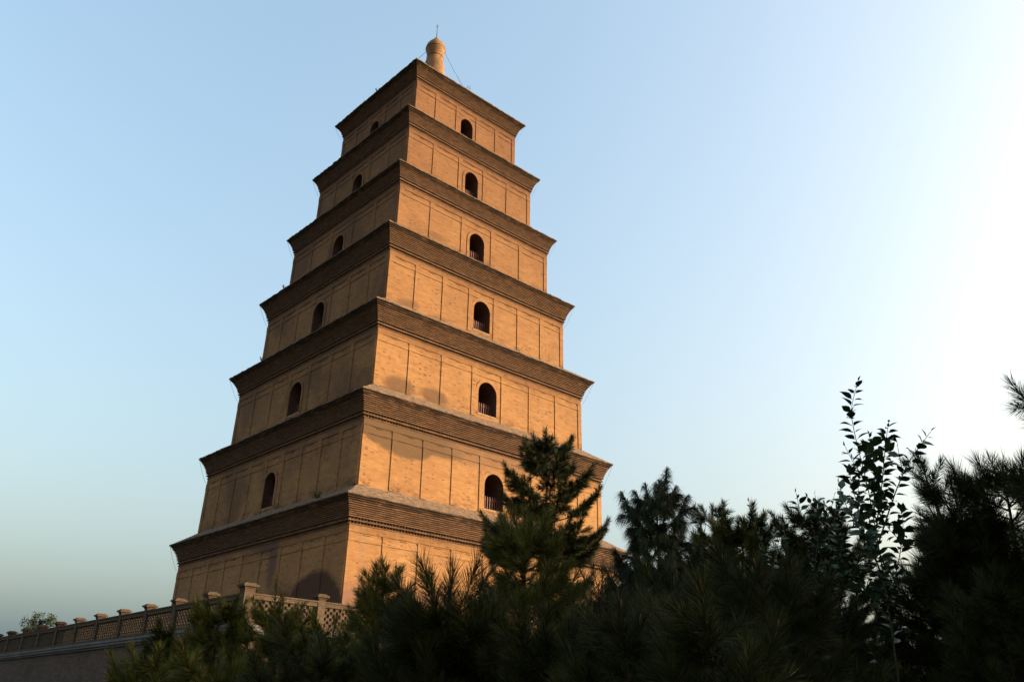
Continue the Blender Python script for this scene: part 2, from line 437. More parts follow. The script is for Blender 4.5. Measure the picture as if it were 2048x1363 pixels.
def relief(mb, i, k, win):
    """pilasters, lintel band and small bracket blocks, a few centimetres proud of the wall"""
    hb, zb = WB[i]; ht, zt = HT[i], ZT[i]
    def H(z): return hb + (ht - hb) * (z - zb) / (zt - zb)
    def slab(u0, u1, z0, z1, d):
        def P(u, z, dd): return wp(side(k, u, H(z) + dd, z))
        o = UOFF[k]
        A = [(u0, z0), (u1, z0), (u1, z1), (u0, z1)]
        mb.poly([P(u, z, d) for u, z in A], [(u + o, z) for u, z in A])
        for (ua, za), (ub, zb_) in zip(A, A[1:] + A[:1]):
            mb.poly([P(ua, za, -0.02), P(ub, zb_, -0.02), P(ub, zb_, d), P(ua, za, d)], [(ua + o, za), (ub + o, zb_), (ub + o, zb_ + d), (ua + o, za + d)])
    n = BAYS[i]; W = 2 * ht; bay = W / n
    pw = 0.46 if n == 9 else 0.42
    pd = 0.06
    zl0, zl1 = zt - 1.02, zt - 0.62               # lintel band between pilasters
    ztop = zt - 0.5
    us = [-ht + bay * j for j in range(n + 1)]
    for j, u in enumerate(us):
        if j == 0: a, b = -ht + 0.0, -ht + pw
        elif j == n: a, b = ht - pw, ht - 0.0
        else: a, b = u - pw / 2, u + pw / 2
        slab(a, b, zb + 0.02 + 0.05 * (j % 2), zl0, pd)
        slab(max(a - 0.05, -ht), min(b + 0.05, ht), zl0, ztop + 0.02, pd + 0.025)
        if j < n:
            c = us[j + 1]
            e0 = (b if j == 0 else u + pw / 2) + 0.05
            e1 = (c - pw / 2 if j + 1 < n else ht - pw) - 0.05
            slab(e0, e1, zl0, zl1, 0.045)
            m = (u + c) / 2
            slab(m - 0.28, m + 0.28, zl1 + 0.06, ztop - 0.02, 0.05)
    slab(-ht, ht, ztop + 0.05, zt + 0.01, 0.05)
    if win:                                       # brick ring round the arch
        uc, hw, za, zs = win
        w0, w1, d = 0.02, 0.30, 0.055
        inner, outer = arch_pts(uc, hw + w0, za + w0, 16), arch_pts(uc, hw + w1, za + w1, 16)
        inner = [(uc - hw - w0, zs)] + inner + [(uc + hw + w0, zs)]
        outer = [(uc - hw - w1, zs)] + outer + [(uc + hw + w1, zs)]
        o = UOFF[k]
        def P(p, dd): return wp(side(k, p[0], H(p[1]) + dd, p[1]))
        for a, b, c, e in zip(inner, inner[1:], outer[1:], outer):
            mb.poly([P(e, d), P(c, d), P(b, d), P(a, d)][::-1], [(x + o, y) for x, y in (e, c, b, a)][::-1])
            mb.poly([P(a, d), P(b, d), P(b, -0.05), P(a, -0.05)], [(x + o, y) for x, y in (a, b, b, a)])
            mb.poly([P(c, d), P(e, d), P(e, -0.05), P(c, -0.05)], [(x + o, y) for x, y in (c, e, e, c)])

def window(i, k, win, parent):
    uc, hw, za, zs = win
    h = HT[i] + 0.02
    D = 2.2
    mb = MB()
    out = [(uc - hw, zs)] + arch_pts(uc, hw, za) + [(uc + hw, zs)]
    def P(p, d): return wp(side(k, p[0], h - d, p[1]))
    for a, b in zip(out, out[1:] + out[:1]):      # the deep reveal
        mb.poly([P(a, -0.03), P(a, D), P(b, D), P(b, -0.03)], None, 0)
    mb.poly([P(p, D - 0.01) for p in out], None, 1)
    def bar(u0, u1, z0, z1, d, th, m):
        A = [(u0, z0), (u1, z0), (u1, z1), (u0, z1)]
        mbx.poly([P(p, d) for p in A], None, m)
        for p, q_ in zip(A, A[1:] + A[:1]):
            mbx.poly([P(p, d), P(p, d + th), P(q_, d + th), P(q_, d)], None, m)
        mbx.poly([P(p, d + th) for p in A[::-1]], None, m)
    o = mb.build('window', [M['reveal'], M['dark']], parent)
    mbx = MB()
    top = zs + 1.02
    n = 8
    for j in range(n):
        u = uc - hw + 0.10 + (2 * hw - 0.20) * j / (n - 1)
        bar(u - 0.035, u + 0.035, zs + 0.02, top + 0.10, 0.50, 0.06, 0)
    bar(uc - hw + 0.01, uc + hw - 0.01, top - 0.14, top - 0.05, 0.57, 0.035, 0)
    bar(uc - hw + 0.01, uc + hw - 0.01, zs + 0.10, zs + 0.18, 0.57, 0.035, 0)
    mbx.build('railing', M['redwood'], o)
    sb = MB()
    A = [(uc - hw - 0.04, zs - 0.12), (uc + hw + 0.04, zs - 0.12), (uc + hw + 0.04, zs + 0.015), (uc - hw - 0.04, zs + 0.015)]
    for d0 in (-0.07,):
        sb.poly([P(p, d0) for p in A]); 
        for p, q_ in zip(A, A[1:] + A[:1]): sb.poly([P(p, d0), P(p, 0.6), P(q_, 0.6), P(q_, d0)])
    sb.build('sill', M['sill'], o)
    return o

for i in range(7):
    hb, zb = WB[i]
    wins = {}
    if ARCH[i]:
        zs = max(ARCH[i] - 2.72, zb + 0.16)
        wins = {0: (-0.10, WHW[i], ARCH[i], zs), 3: (-0.30, WHW[i], ARCH[i], zs)}
    mb = MB()
    for k in range(4):
        wall_face(mb, i, k, wins.get(k))
        relief(mb, i, k, wins.get(k))
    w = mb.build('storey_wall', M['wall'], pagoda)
    for k, win in wins.items(): window(i, k, win, pagoda)
    # cornice: fillets, two dog-tooth rows, then corbelled courses flaring to the eave
    t, z, e, ze = HT[i], ZT[i], HE[i], ZE[i]
    jit = rng.uniform(-1, 1, 4 * 48)
    L = [(t - 0.15, z - 0.01, 0), (t + 0.09, z, 0.004), (t + 0.09, z + 0.07, 0.004), (t - 0.06, z + 0.07, 0), (t - 0.06, z + 0.21, 0),
         (t + 0.16, z + 0.21, 0.004), (t + 0.16, z + 0.31, 0.004), (t + 0.0, z + 0.31, 0), (t + 0.0, z + 0.45, 0), (t + 0.21, z + 0.45, 0.004), (t + 0.21, z + 0.53, 0.004)]
    z0 = z + 0.53
    nc = max(8, round((ze - z0) / 0.118))
    ch = (ze - z0) / nc
    for c in range(nc):
        s_ = (c + 1) / nc
        o = 0.21 + (e - t - 0.21) * (0.35 * s_ + 0.65 * s_ ** 2.0)
        j = 0.011 + 0.026 * s_ ** 2
        zc = z0 + c * ch
        L += [(t + o - 0.11, zc + 0.001, 0.003), (t + o - 0.11, zc + ch * 0.40, 0.003), (t + o, zc + ch * 0.42, j), (t + o, zc + ch * 0.98, j)]
    mb = MB()
    ring_strip(mb, L, 48, jit, len(L) - 12)
    # dog-tooth bricks
    for zr, off in ((z + 0.075, 0.075), (z + 0.315, 0.14)):
        for k in range(4):
            n = int(2 * (t + off) / 0.25)
            for j in range(n + 1):
                u = -(t + off) + 2 * (t + off) * (j + 0.5) / (n + 1)
                c_, r_ = t + off - 0.11, 0.075
                A = [(u - r_, c_ - 0.04), (u - 0.02, c_ + 0.11), (u + 0.02, c_ + 0.11), (u + r_, c_ - 0.04)]
                o = UOFF[k]
                for (ua, ha), (ub, hb_) in zip(A, A[1:]):
                    mb.poly([wp(side(k, ua, ha, zr)), wp(side(k, ub, hb_, zr)), wp(side(k, ub, hb_, zr + 0.13)), wp(side(k, ua, ha, zr + 0.13))],
                            [(ua + o, zr), (ub + o, zr), (ub + o, zr + .13), (ua + o, zr + .13)])
                mb.poly([wp(side(k, u_, h_, zr + 0.001)) for u_, h_ in A][::-1])
    cor = mb.build('cornice', [M['eave'], M['lip']], pagoda)
    # sloping ledge above the cornice
    mb = MB()
    if i < 6:
        nb, nz = WB[i + 1]
        lv = [(e - 0.03, ze - 0.02, 0.03), (e + 0.035, ze + 0.0, 0.035), (e + 0.03, ze + 0.06, 0.04)]
        for s_ in (0.12, 0.25, 0.4, 0.55, 0.7, 0.85, 1.0):
            hh = e + (nb - 0.15 - e) * s_
            lv.append((hh, ze + 0.06 + (nz + 0.08 - ze) * (s_ * 0.92 + 0.08 * s_ * s_), 0.03))
        ring_strip(mb, lv, 64, rng.uniform(-1, 1, 256))
        mb.build('ledge', M['ledge'], pagoda)
    else:
        lv = [(e - 0.03, ze - 0.02, 0.02), (e + 0.03, ze, 0.025), (e + 0.03, ze + 0.07, 0.03)] + [(e * (1 - s_), ze + 0.07 + 3.4 * s_, 0.02) for s_ in (0.2, 0.4, 0.6, 0.8, 0.97)]
        ring_strip(mb, lv, 64, rng.uniform(-1, 1, 256))
        mb.build('roof', M['ledge'], pagoda)
# gourd finial
mb = MB()
prof = [(1.55, 58.9), (1.6, 59.6), (1.5, 60.1), (1.3, 60.4), (1.36, 61.2), (1.32, 62.0), (1.2, 62.8), (1.12, 63.5), (1.06, 64.1), (1.0, 64.6), (0.90, 65.0), (0.845, 65.35), (0.885, 65.65), (0.98, 66.0), (1.045, 66.35), (1.06, 66.65), (0.98, 66.95), (0.80, 67.25), (0.58, 67.52), (0.40, 67.74), (0.28, 67.92), (0.22, 68.05), (0.12, 68.13), (0.01, 68.15)]
mb.lathe([(r, z + pz) for r, z in prof], 40)
for zz, rr in ((65.3, 0.915), (66.45, 1.085)):
    mb.lathe([(rr - 0.03, zz + pz - 0.04), (rr + 0.012, zz + pz - 0.03), (rr + 0.012, zz + pz + 0.03), (rr - 0.03, zz + pz + 0.04)], 40)
fin = mb.build('finial', M['ochre'], pagoda, smooth=True)
mb = MB()
mb.tube([(0, 0, 68.1 + pz), (0, 0, 69.95 + pz)], [0.05, 0.03], 6)
for a in (0, 2.1, 4.2):
    mb.tube([(0, 0, 69.6 + pz), (0.1 * math.cos(a), 0.1 * math.sin(a), 69.8 + pz), (0.15 * math.cos(a), 0.15 * math.sin(a), 70.1 + pz)], [0.025, 0.02, 0.012], 5)
mb.build('lightning_rod', M['iron'], fin)
def sag(a, b, s_, n=8):
    a, b = Vector(a), Vector(b)
    return [a.lerp(b, j / n) + Vector((0, 0, -s_ * 4 * (j / n) * (1 - j / n))) for j in range(n + 1)]
for a, b in (((0.72, -0.72, 66.1), (-1.2, -6.85, 56.45)), ((-0.8, 0.6, 66.1), (-6.85, -0.6, 56.45))):
    mb = MB(); mb.tube([wp(p) for p in sag(a, b, 0.12)], 0.022, 5); mb.build('guy_wire', M['cable'], fin)
for u in (-0.55, -0.28):
    mb = MB(); mb.tube([wp((u, -6.7, 56.3)), wp((u, -6.72, 57.35 + u * 0.4))], 0.025, 5)
    mb.tube([wp((u - 0.12, -6.7, 56.9)), wp((u + 0.1, -6.7, 56.95))], 0.018, 4)
    mb.build('rod', M['iron'], pagoda)
# conductor cables hanging in loops at the eave corners
for i in range(7):
    for sx in ((1, -1), (-1, 1)):                 # right corner, left corner in the picture
        e, ze, t, zt = HE[i], ZE[i], HT[i], ZT[i]
        a = wp((sx[0] * (e - 0.05), sx[1] * (e - 0.05), ze - 0.1)); b = wp((sx[0] * (t + 0.12), sx[1] * (t + 0.12), zt - 0.35))
        mb = MB(); mb.tube(sag(a, b, 0.10), 0.011, 4); mb.build('conductor_cable', M['cable'], pagoda)

# ------------------------------------------------------------------ terrace and balustrade
TD = 25.0
terr = empty('brick_terrace', (PC.x, PC.y, GROUND), PROT)
tag(terr, 'long plain brick terrace with a projecting coping that carries the pagoda', 'terrace')
mb = MB()
tz0, tz1 = 0.0, 3.2 - GROUND
for k in range(4):
    hb_, ht_ = TD + 0.32, TD - 0.02
    P = [(-hb_, hb_, tz0), (hb_, hb_, tz0), (ht_, ht_, tz1), (-ht_, ht_, tz1)]
    mb.poly([side(k, u, h, z) for u, h, z in P], [(u + UOFF[k], z) for u, h, z in P])
mb.build('retaining_wall', M['terrace'], terr)
mb = MB()
for a, z0, z1 in ((0.10, 3.10, 3.20), (0.20, 3.20, 3.34), (0.26, 3.34, 3.45)):
    for k in range(4):
        o_, i_ = TD + a, TD - 0.8
        z0_, z1_ = z0 - GROUND, z1 - GROUND
        for (h0, za), (h1, zb) in (((i_, z0_), (o_, z0_)), ((o_, z0_), (o_, z1_)), ((o_, z1_), (i_, z1_))):
            mb.poly([side(k, -h0, h0, za), side(k, h0, h0, za), side(k, h1, h1, zb), side(k, -h1, h1, zb)], [(-h0 + UOFF[k], za), (h0 + UOFF[k], za), (h1 + UOFF[k], zb + .2), (-h1 + UOFF[k], zb + .2)])
mb.build('coping', M['coping'], terr)
mb = MB()
zf = FLOOR - GROUND - 0.01
mb.poly([(-TD + 0.8, -TD + 0.8, zf), (TD - 0.8, -TD + 0.8, zf), (TD - 0.8, TD - 0.8, zf), (-TD + 0.8, TD - 0.8, zf)], [(-24, -24), (24, -24), (24, 24), (-24, 24)])
mb.build('paving', M['floor'], terr)

bal = empty('balustrade', (PC.x, PC.y, FLOOR), PROT)
tag(bal, 'openwork brick balustrade with capped posts along the terrace edge', 'balustrade')
BH = TD - 0.22
def post_mesh(w, zt):
    mb = MB(); mb.box((0, 0, (zt - 0.22) / 2), (w, w, zt - 0.22)); return mb
def cap_mesh(w, zt):
    mb = MB()
    mb.box((0, 0, zt - 0.185), (w + 0.07, w + 0.07, 0.07)); mb.box((0, 0, zt - 0.105), (w + 0.22, w + 0.22, 0.09)); mb.box((0, 0, zt - 0.03), (w + 0.08, w + 0.08, 0.06), taper=0.86)
    return mb
STEP = 3.452
p0 = post_mesh(0.36, 1.56).build('post', M['post'], bal); c0 = cap_mesh(0.36, 1.56).build('cap', M['post'], p0)
def lattice():
    mb = MB()
    L_, rows, rh = STEP - 0.36, 6, 0.135
    for r in range(rows):
        x = -L_ / 2 + (0.0 if r % 2 else -0.15)
        while x < L_ / 2:
            a, b = max(x, -L_ / 2), min(x + 0.175, L_ / 2)
            if b - a > 0.02: mb.box(((a + b) / 2, 0, 0.20 + rh * (r + 0.5)), (b - a, 0.16, rh - 0.002))
            x += 0.30
    return mb
def rails():
    mb = MB(); L_ = STEP - 0.36
    mb.box((0, 0, 0.10), (L_, 0.30, 0.198)); mb.box((0, 0, 1.10), (L_, 0.30, 0.17)); mb.box((0, 0, 1.22), (L_, 0.36, 0.07))
    return mb
lat0 = lattice().build('lattice_panel', M['post'], bal); rail0 = rails().build('rail', M['post'], bal)
def cp(o, parent):
    c = o.copy(); COL.objects.link(c); c.parent = parent; return c
first = True
for k in (3, 0):
    sgn = -1 if k == 0 else 1                     # both runs start at the corner nearest the eye
    for j in range(0, 15 if k == 3 else 12):
        u = (BH - 0.02) - STEP * j
        x, y, _ = side(k, u * sgn, BH, 0)
        rz = 0 if k == 0 else math.pi / 2
        if j == 0 and k == 0: pass
        elif j == 0:
            pc = post_mesh(0.46, 1.64).build('post', M['post'], bal); cc = cap_mesh(0.46, 1.64).build('cap', M['post'], pc)
            pc.location = (x, y, 0)
        else:
            if first: q = p0; first = False; la, ra = lat0, rail0
            else:
                q = cp(p0, bal); cp(c0, q); la, ra = cp(lat0, bal), cp(rail0, bal)
            q.location = (x, y, 0); q.rotation_euler.z = rz
            um = u + STEP / 2
            xm, ym, _ = side(k, um * sgn, BH, 0)
            la.location = (xm, ym, 0); ra.location = (xm, ym, 0); la.rotation_euler.z = rz; ra.rotation_euler.z = rz

# ------------------------------------------------------------------ vegetation builders
class Plant:
    """collects wood tubes, needle blades / leaves and shoot tips in local metres"""
    def __init__(s, seed):
        s.r = np.random.RandomState(seed)
        s.wv, s.wf = [], []
        s.sh = []                                 # foliated shoots: start, end, needle length, count
        s.tips = []
        s.nw = 0
    def tube(s, pts, r0, r1, n=5):
        pts = np.array(pts, dtype=float); m = len(pts)
        d = np.gradient(pts, axis=0); d /= np.linalg.norm(d, axis=1)[:, None] + 1e-9
        ref = np.array([0.31, 0.17, 0.93]) if abs(d[0][2]) < 0.9 else np.array([0.95, 0.2, 0.1])
        a = np.cross(d, ref); a /= np.linalg.norm(a, axis=1)[:, None] + 1e-9
        b = np.cross(d, a)
        rad = np.linspace(r0, r1, m)[:, None, None]
        th = np.arange(n) * 2 * np.pi / n
        ring = pts[:, None, :] + rad * (a[:, None, :] * np.cos(th)[None, :, None] + b[:, None, :] * np.sin(th)[None, :, None])
        i = np.arange(m - 1)[:, None] * n + np.arange(n)[None, :]
        j = np.arange(m - 1)[:, None] * n + (np.arange(n)[None, :] + 1) % n
        s.wf.append(np.stack([i, j, j + n, i + n], -1).reshape(-1, 4) + s.nw)
        s.wv.append(ring.reshape(-1, 3)); s.nw += m * n
    def wood(s, name, mat): return np_mesh(name, np.concatenate(s.wv), np.concatenate(s.wf), mat, True)
    def needles(s, name, mat, width, droop=0.0, spread=(60, 22)):
        r = s.r
        A = np.array([x[0] for x in s.sh]); B = np.array([x[1] for x in s.sh]); NL = np.array([x[2] for x in s.sh]); N = np.array([x[3] for x in s.sh])
        idx = np.repeat(np.arange(len(A)), N); n = len(idx)
        t = r.rand(n) ** 0.85
        D = B - A; D = D / (np.linalg.norm(D, axis=1)[:, None] + 1e-9)
        ref = np.where(np.abs(D[:, 2:3]) < 0.9, np.array([[0, 0, 1.0]]), np.array([[1.0, 0, 0]]))
        X = np.cross(D, ref); X /= np.linalg.norm(X, axis=1)[:, None]; Y = np.cross(D, X)
        az = r.rand(n) * 2 * np.pi
        sp = np.radians(spread[0] + (spread[1] - spread[0]) * t + r.randn(n) * 9)
        d = D[idx] * np.cos(sp)[:, None] + (X[idx] * np.cos(az)[:, None] + Y[idx] * np.sin(az)[:, None]) * np.sin(sp)[:, None]
        base = A[idx] + (B - A)[idx] * t[:, None]
        L = NL[idx] * (0.75 + 0.4 * r.rand(n))
        mid = base + d * (L * 0.5)[:, None]
        d2 = d.copy(); d2[:, 2] -= droop * (0.6 + 0.8 * r.rand(n)); d2 /= np.linalg.norm(d2, axis=1)[:, None]
        mid[:, 2] -= droop * 0.15 * L
        tip = mid + d2 * (L * 0.5)[:, None]
        w = np.cross(d, r.randn(n, 3)); w /= np.linalg.norm(w, axis=1)[:, None] + 1e-9
        w *= (width * (0.7 + 0.6 * r.rand(n)) * 0.5)[:, None]
        V = np.stack([base - w * 0.5, base + w * 0.5, mid + w, tip, mid - w], 1).reshape(-1, 3)
        o = np.arange(n)[:, None] * 5
        F = np.concatenate([o + np.array([[0, 1, 2, 4]]), o + np.array([[4, 2, 3, 3]])])
        q = o + np.array([[0, 1, 2, 4]]); tri = o + np.array([[4, 2, 3]])
        me = bpy.data.meshes.new(name)
        me.vertices.add(len(V)); me.vertices.foreach_set('co', V.astype(np.float32).ravel())
        lp = np.concatenate([q.ravel(), tri.ravel()]).astype(np.int32)
        me.loops.add(len(lp)); me.loops.foreach_set('vertex_index', lp)
        me.polygons.add(2 * n)
        me.polygons.foreach_set('loop_start', np.concatenate([np.arange(n) * 4, 4 * n + np.arange(n) * 3]).astype(np.int32))
        me.update(calc_edges=True); me.materials.append(mat)
        return me
    def leaves(s, name, mat):
        """ovate folded leaves: s.lv = (base, dir, up, length, width)"""
        Bp = np.array([x[0] for x in s.lv]); D = np.array([x[1] for x in s.lv]); U = np.array([x[2] for x in s.lv]); L = np.array([x[3] for x in s.lv])[:, None]; Wd = np.array([x[4] for x in s.lv])[:, None]
        D = D / np.linalg.norm(D, axis=1)[:, None]; S = np.cross(D, U); S /= np.linalg.norm(S, axis=1)[:, None] + 1e-9; U = np.cross(S, D)
        st = [(0, 0, 0), (0.12, 0, 0)]
        prof = [(0.12, 0.10), (0.28, 0.42), (0.48, 0.5), (0.70, 0.34), (0.88, 0.12)]
        pts = [Bp]
        for x, w in prof:
            arch = -0.22 * x * x
            c = Bp + D * L * x + U * L * arch
            pts += [c, c + S * Wd * w + U * Wd * w * 0.35, c - S * Wd * w + U * Wd * w * 0.35]
        pts.append(Bp + D * L + U * L * -0.26)
        k = len(pts); V = np.stack(pts, 1).reshape(-1, 3)
        fq, ft = [], []
        for i in range(len(prof) - 1):
            a, b = 1 + 3 * i, 4 + 3 * i
            fq += [(a, a + 1, b + 1, b), (a, b, b + 2, a + 2)]
        ft = [(0, 2, 1), (0, 1, 3), (k - 4, k - 3, k - 1), (k - 4, k - 1, k - 2)]
        o = np.arange(len(Bp))[:, None, None] * k
        q = (o + np.array(fq)[None]).reshape(-1); t_ = (o + np.array(ft)[None]).reshape(-1)
        me = bpy.data.meshes.new(name)
        me.vertices.add(len(V)); me.vertices.foreach_set('co', V.astype(np.float32).ravel())
        lp = np.concatenate([q, t_]).astype(np.int32)
        me.loops.add(len(lp)); me.loops.foreach_set('vertex_index', lp)
        nq, nt = len(q) // 4, len(t_) // 3
        me.polygons.add(nq + nt)
        me.polygons.foreach_set('loop_start', np.concatenate([np.arange(nq) * 4, 4 * nq + np.arange(nt) * 3]).astype(np.int32))
        me.update(calc_edges=True); me.materials.append(mat); me.shade_smooth()
        return me

def candle_mesh(mat, L=0.055, r=0.009):
    prof = [(0.5, 0), (0.95, 0.2), (1.0, 0.5), (0.7, 0.8), (0.05, 1.0)]
    n = 7
    V = [(r * a * math.cos(k * 2 * math.pi / n), r * a * math.sin(k * 2 * math.pi / n), L * h) for a, h in prof for k in range(n)]
    F = [(i * n + k, i * n + (k + 1) % n, (i + 1) * n + (k + 1) % n, (i + 1) * n + k) for i in range(len(prof) - 1) for k in range(n)]
    return np_mesh('candle', V, F, mat, True)
CANDLE = candle_mesh(M['candle'])

def pine(label, top, H, rad, nl=0.13, nw=0.004, seed=1, mat='needle', gap=0.38, nbr=5, dens=1.0, droop=0.0, bottom=0.25, shape=0.8,
         up=0.5, flat=0.0, candles=0, shoot=0.28, cones=0, spread=(60, 22), group=None, name='pine_tree', nscale=1.0, leader=0.35, candle_scale=1.0, sec0=0.30):
    """top: world point of the leading shoot; H: height of the tree; rad: widest crown radius; sec0: how far out along a branch the side twigs begin"""
    P = Plant(seed); r = P.r
    bx, by = top.x, top.y
    sway = r.uniform(-0.05, 0.05, 2) * H
    def trunk(z):
        f = z / H
        return np.array([sway[0] * math.sin(math.pi * f), sway[1] * math.sin(math.pi * f), z])
    P.tube([trunk(H * f) for f in np.linspace(0, 1, 12)], 0.016 * H + 0.012, 0.006, 7)
    nb = lambda n: max(6, int(n * dens * nscale * 2.7))
    P.sh.append((trunk(H - leader), trunk(H) + np.array([0, 0, 0.02]), nl, nb(70)))
    P.tips.append((trunk(H), np.array([0, 0, 1.0])))
    z = H - leader * 0.9
    zmin = max(0.4, H * bottom)
    w = 0
    while z > zmin:
        f = (H - z) / (H - zmin)                  # 0 top, 1 bottom
        L = rad * (min(1, f * 1.0 + 0.02) ** shape * (1 - flat) + flat * min(1, 0.55 + f)) * (1.0 if f < 0.75 else 1 - (f - 0.75) * 1.2)
        L = max(L, 0.16)
        nbw = nbr + r.randint(-1, 2)
        a0 = r.rand() * 6.28
        for b in range(nbw):
            az = a0 + b * 2 * math.pi / nbw + r.uniform(-0.35, 0.35)
            Lb = L * r.uniform(0.68, 1.18)
            el = up * (1 - 0.75 * f) + r.uniform(-0.12, 0.12)
            h = np.array([math.cos(az), math.sin(az), 0])
            p0 = trunk(z + r.uniform(-0.08, 0.08))
            pts = []
            for t in np.linspace(0, 1, 6):
                pts.append(p0 + h * Lb * t * math.cos(el) + np.array([0, 0, Lb * (math.sin(el) * t + (0.32 - 0.1 * f) * t * t * t - 0.10 * f * math.sin(math.pi * t))]))
            pts = np.array(pts)
            P.tube(pts, 0.006 + 0.011 * Lb, 0.0035, 5)
            d_end = pts[-1] - pts[-2]; d_end = d_end / np.linalg.norm(d_end); d_end[2] += 0.35; d_end /= np.linalg.norm(d_end)
            e = pts[-1] + d_end * shoot * 0.5
            P.tube([pts[-1], e], 0.004, 0.003, 4)
            P.sh.append((pts[-1] - d_end * shoot * 0.5, e, nl, nb(64)))
            P.tips.append((e, d_end))
            if Lb < 0.22: continue
            nsec = max(3, int(Lb / 0.12))
            for q in range(3):
                if q or sec0 < 0.5: P.sh.append((pts[2 + q], pts[3 + q], nl * 0.9, nb(16 + 40 * Lb)))
            for q in range(nsec):
                t = sec0 + (0.96 - sec0) * (q + r.rand() * 0.6) / nsec
                i = min(4, int(t * 5)); g = t * 5 - i
                pb = pts[i] * (1 - g) + pts[i + 1] * g
                sgn = 1 if q % 2 else -1
                tang = h * math.cos(0.95 + r.uniform(-.2, .2)) + np.array([-h[1], h[0], 0]) * sgn * math.sin(0.95)
                Ls = max(0.10, Lb * 0.42 * (1.05 - t) + 0.10) * r.uniform(0.7, 1.25)
                dirn = tang + np.array([0, 0, 0.25 + 0.35 * r.rand()]); dirn /= np.linalg.norm(dirn)
                e = pb + dirn * Ls
                mid = (pb + e) / 2 - np.array([0, 0, 0.04 * Ls])
                P.tube([pb, mid, e], 0.0045, 0.003, 4)
                fl = min(Ls, shoot)
                P.sh.append((e - dirn * fl, e + dirn * 0.03, nl, nb(52)))
                P.tips.append((e, dirn))
                if Ls > 0.3:                      # short side twigs
                    for sg in (-1, 1):
                        d3 = dirn * 0.7 + np.array([-dirn[1], dirn[0], 0.25]) * sg * 0.7; d3 /= np.linalg.norm(d3)
                        b3 = pb + dirn * Ls * 0.45; e3 = b3 + d3 * Ls * 0.5
                        P.tube([b3, e3], 0.0035, 0.0025, 4)
                        P.sh.append((b3 + d3 * 0.02, e3, nl, nb(40))); P.tips.append((e3, d3))
        z -= gap * 0.8 * r.uniform(0.75, 1.2) * (0.65 + 0.5 * f)
        w += 1
    root = empty(name, (bx, by, top.z - H))
    tag(root, label, 'tree', group)
    link('trunk', P.wood('trunk', M['bark']), root)
    link('crown', P.needles('crown', M[mat], nw, droop, spread), root)
    if candles:                                   # the reddish new shoots that show most: highest first
        tp = sorted(P.tips, key=lambda x: -(x[0][2] - 0.25 * (x[0][1])))[:candles]
        for p, d in tp:
            c = link('candle', CANDLE, root)
            c.location = p; c.rotation_euler = Vector(d).to_track_quat('Z', 'Y').to_euler()
            c.scale = (candle_scale * 0.75,) * 2 + (candle_scale * r.uniform(0.6, 1.5),)
    for k in range(cones):
        p, d = P.tips[1 + (k * 7) % max(1, len(P.tips) // 3)]
        c = link('cone', CANDLE, root); c.data = CONE
        c.location = p + np.array([0, 0, -0.02]); c.rotation_euler = (math.pi, 0, 0); c.scale = (1, 1, 1)
    return root
CONE = candle_mesh(M['cone'], 0.17, 0.024)

def sapling(label, base, stems, seed=1, leaf=0.09, step=0.045, group=None, lw=0.55, side=0.5, mat='leaf', name='leafy_sapling', cat='sapling'):
    """leafy broadleaf shrub: stems = list of world polylines (each from low to tip); leaves stand alternately along them"""
    P = Plant(seed); r = P.r; P.lv = []
    B = np.array(base)
    def grow(pts, r0, lf, full):
        pts = np.array(pts, float)
        # smooth the polyline
        seg = np.concatenate([[0], np.cumsum(np.linalg.norm(np.diff(pts, axis=0), axis=1))])
        n = max(4, int(seg[-1] / 0.06))
        s_ = np.linspace(0, seg[-1], n)
        q = np.stack([np.interp(s_, seg, pts[:, k]) for k in range(3)], 1)
        for _ in range(3): q[1:-1] = (q[:-2] + q[2:] + 2 * q[1:-1]) / 4
        P.tube(q, r0, 0.0022, 5)
        d = np.gradient(q, axis=0); d /= np.linalg.norm(d, axis=1)[:, None] + 1e-9
        m = int(seg[-1] * full / step)
        phase = r.rand() * 6.28
        for k in range(m):
            t = seg[-1] - step * (k + 0.3)
            i = min(n - 1, int(t / seg[-1] * (n - 1)))
            dd = d[i]
            a = np.cross(dd, np.array([0.3, 0.2, 0.9])); a /= np.linalg.norm(a); b = np.cross(dd, a)
            ph = phase + k * math.pi + r.uniform(-0.5, 0.5) + k * 0.25
            out = a * math.cos(ph) + b * math.sin(ph)
            tipf = min(1, 0.6 + k * 0.10)
            D = out * (0.55 + 0.45 * tipf) + dd * (1.0 - 0.45 * tipf) + np.array([0, 0, 0.10])
            L = leaf * lf * tipf * r.uniform(0.55, 1.25)
            P.lv.append((q[i] + out * 0.006, D, dd + r.randn(3) * 0.25, L, L * lw))
        P.lv.append((q[-1], d[-1], a, leaf * lf * 0.5, leaf * lf * 0.2))
        return q
    for pts, r0, full, nside in stems:
        L_ = [np.array(p) - B for p in pts]
        q = grow(L_, r0, 1.0, full)
        for k in range(nside):
            i = int(len(q) * (0.25 + 0.6 * (k + r.rand() * 0.5) / max(1, nside)))
            i = min(i, len(q) - 2)
            az = r.rand() * 6.28
            Ls = side * r.uniform(0.5, 1.1) * (1.15 - i / len(q))
            h = np.array([math.cos(az), math.sin(az), 0])
            grow([q[i], q[i] + h * Ls * 0.4 + np.array([0, 0, Ls * 0.35]), q[i] + h * Ls * 0.6 + np.array([0, 0, Ls * 0.9])], 0.004, 0.9, 0.95)
    root = empty(name, tuple(base)); tag(root, label, cat, group)
    link('stem', P.wood('stem', M['twig']), root)
    link('foliage', P.leaves('foliage', M[mat]), root)
    return root

def tree_at(label, px, py, d, rad, **kw):
    top = at(px, py, d)
    kw.setdefault('nw', 0.0016 + 0.00034 * d)
    o = pine(label, top, top.z - GROUND, rad, **kw)
    PINES.append((o, top.z - GROUND))
    return o
PINES = []

G1 = 'pines in front of the terrace'
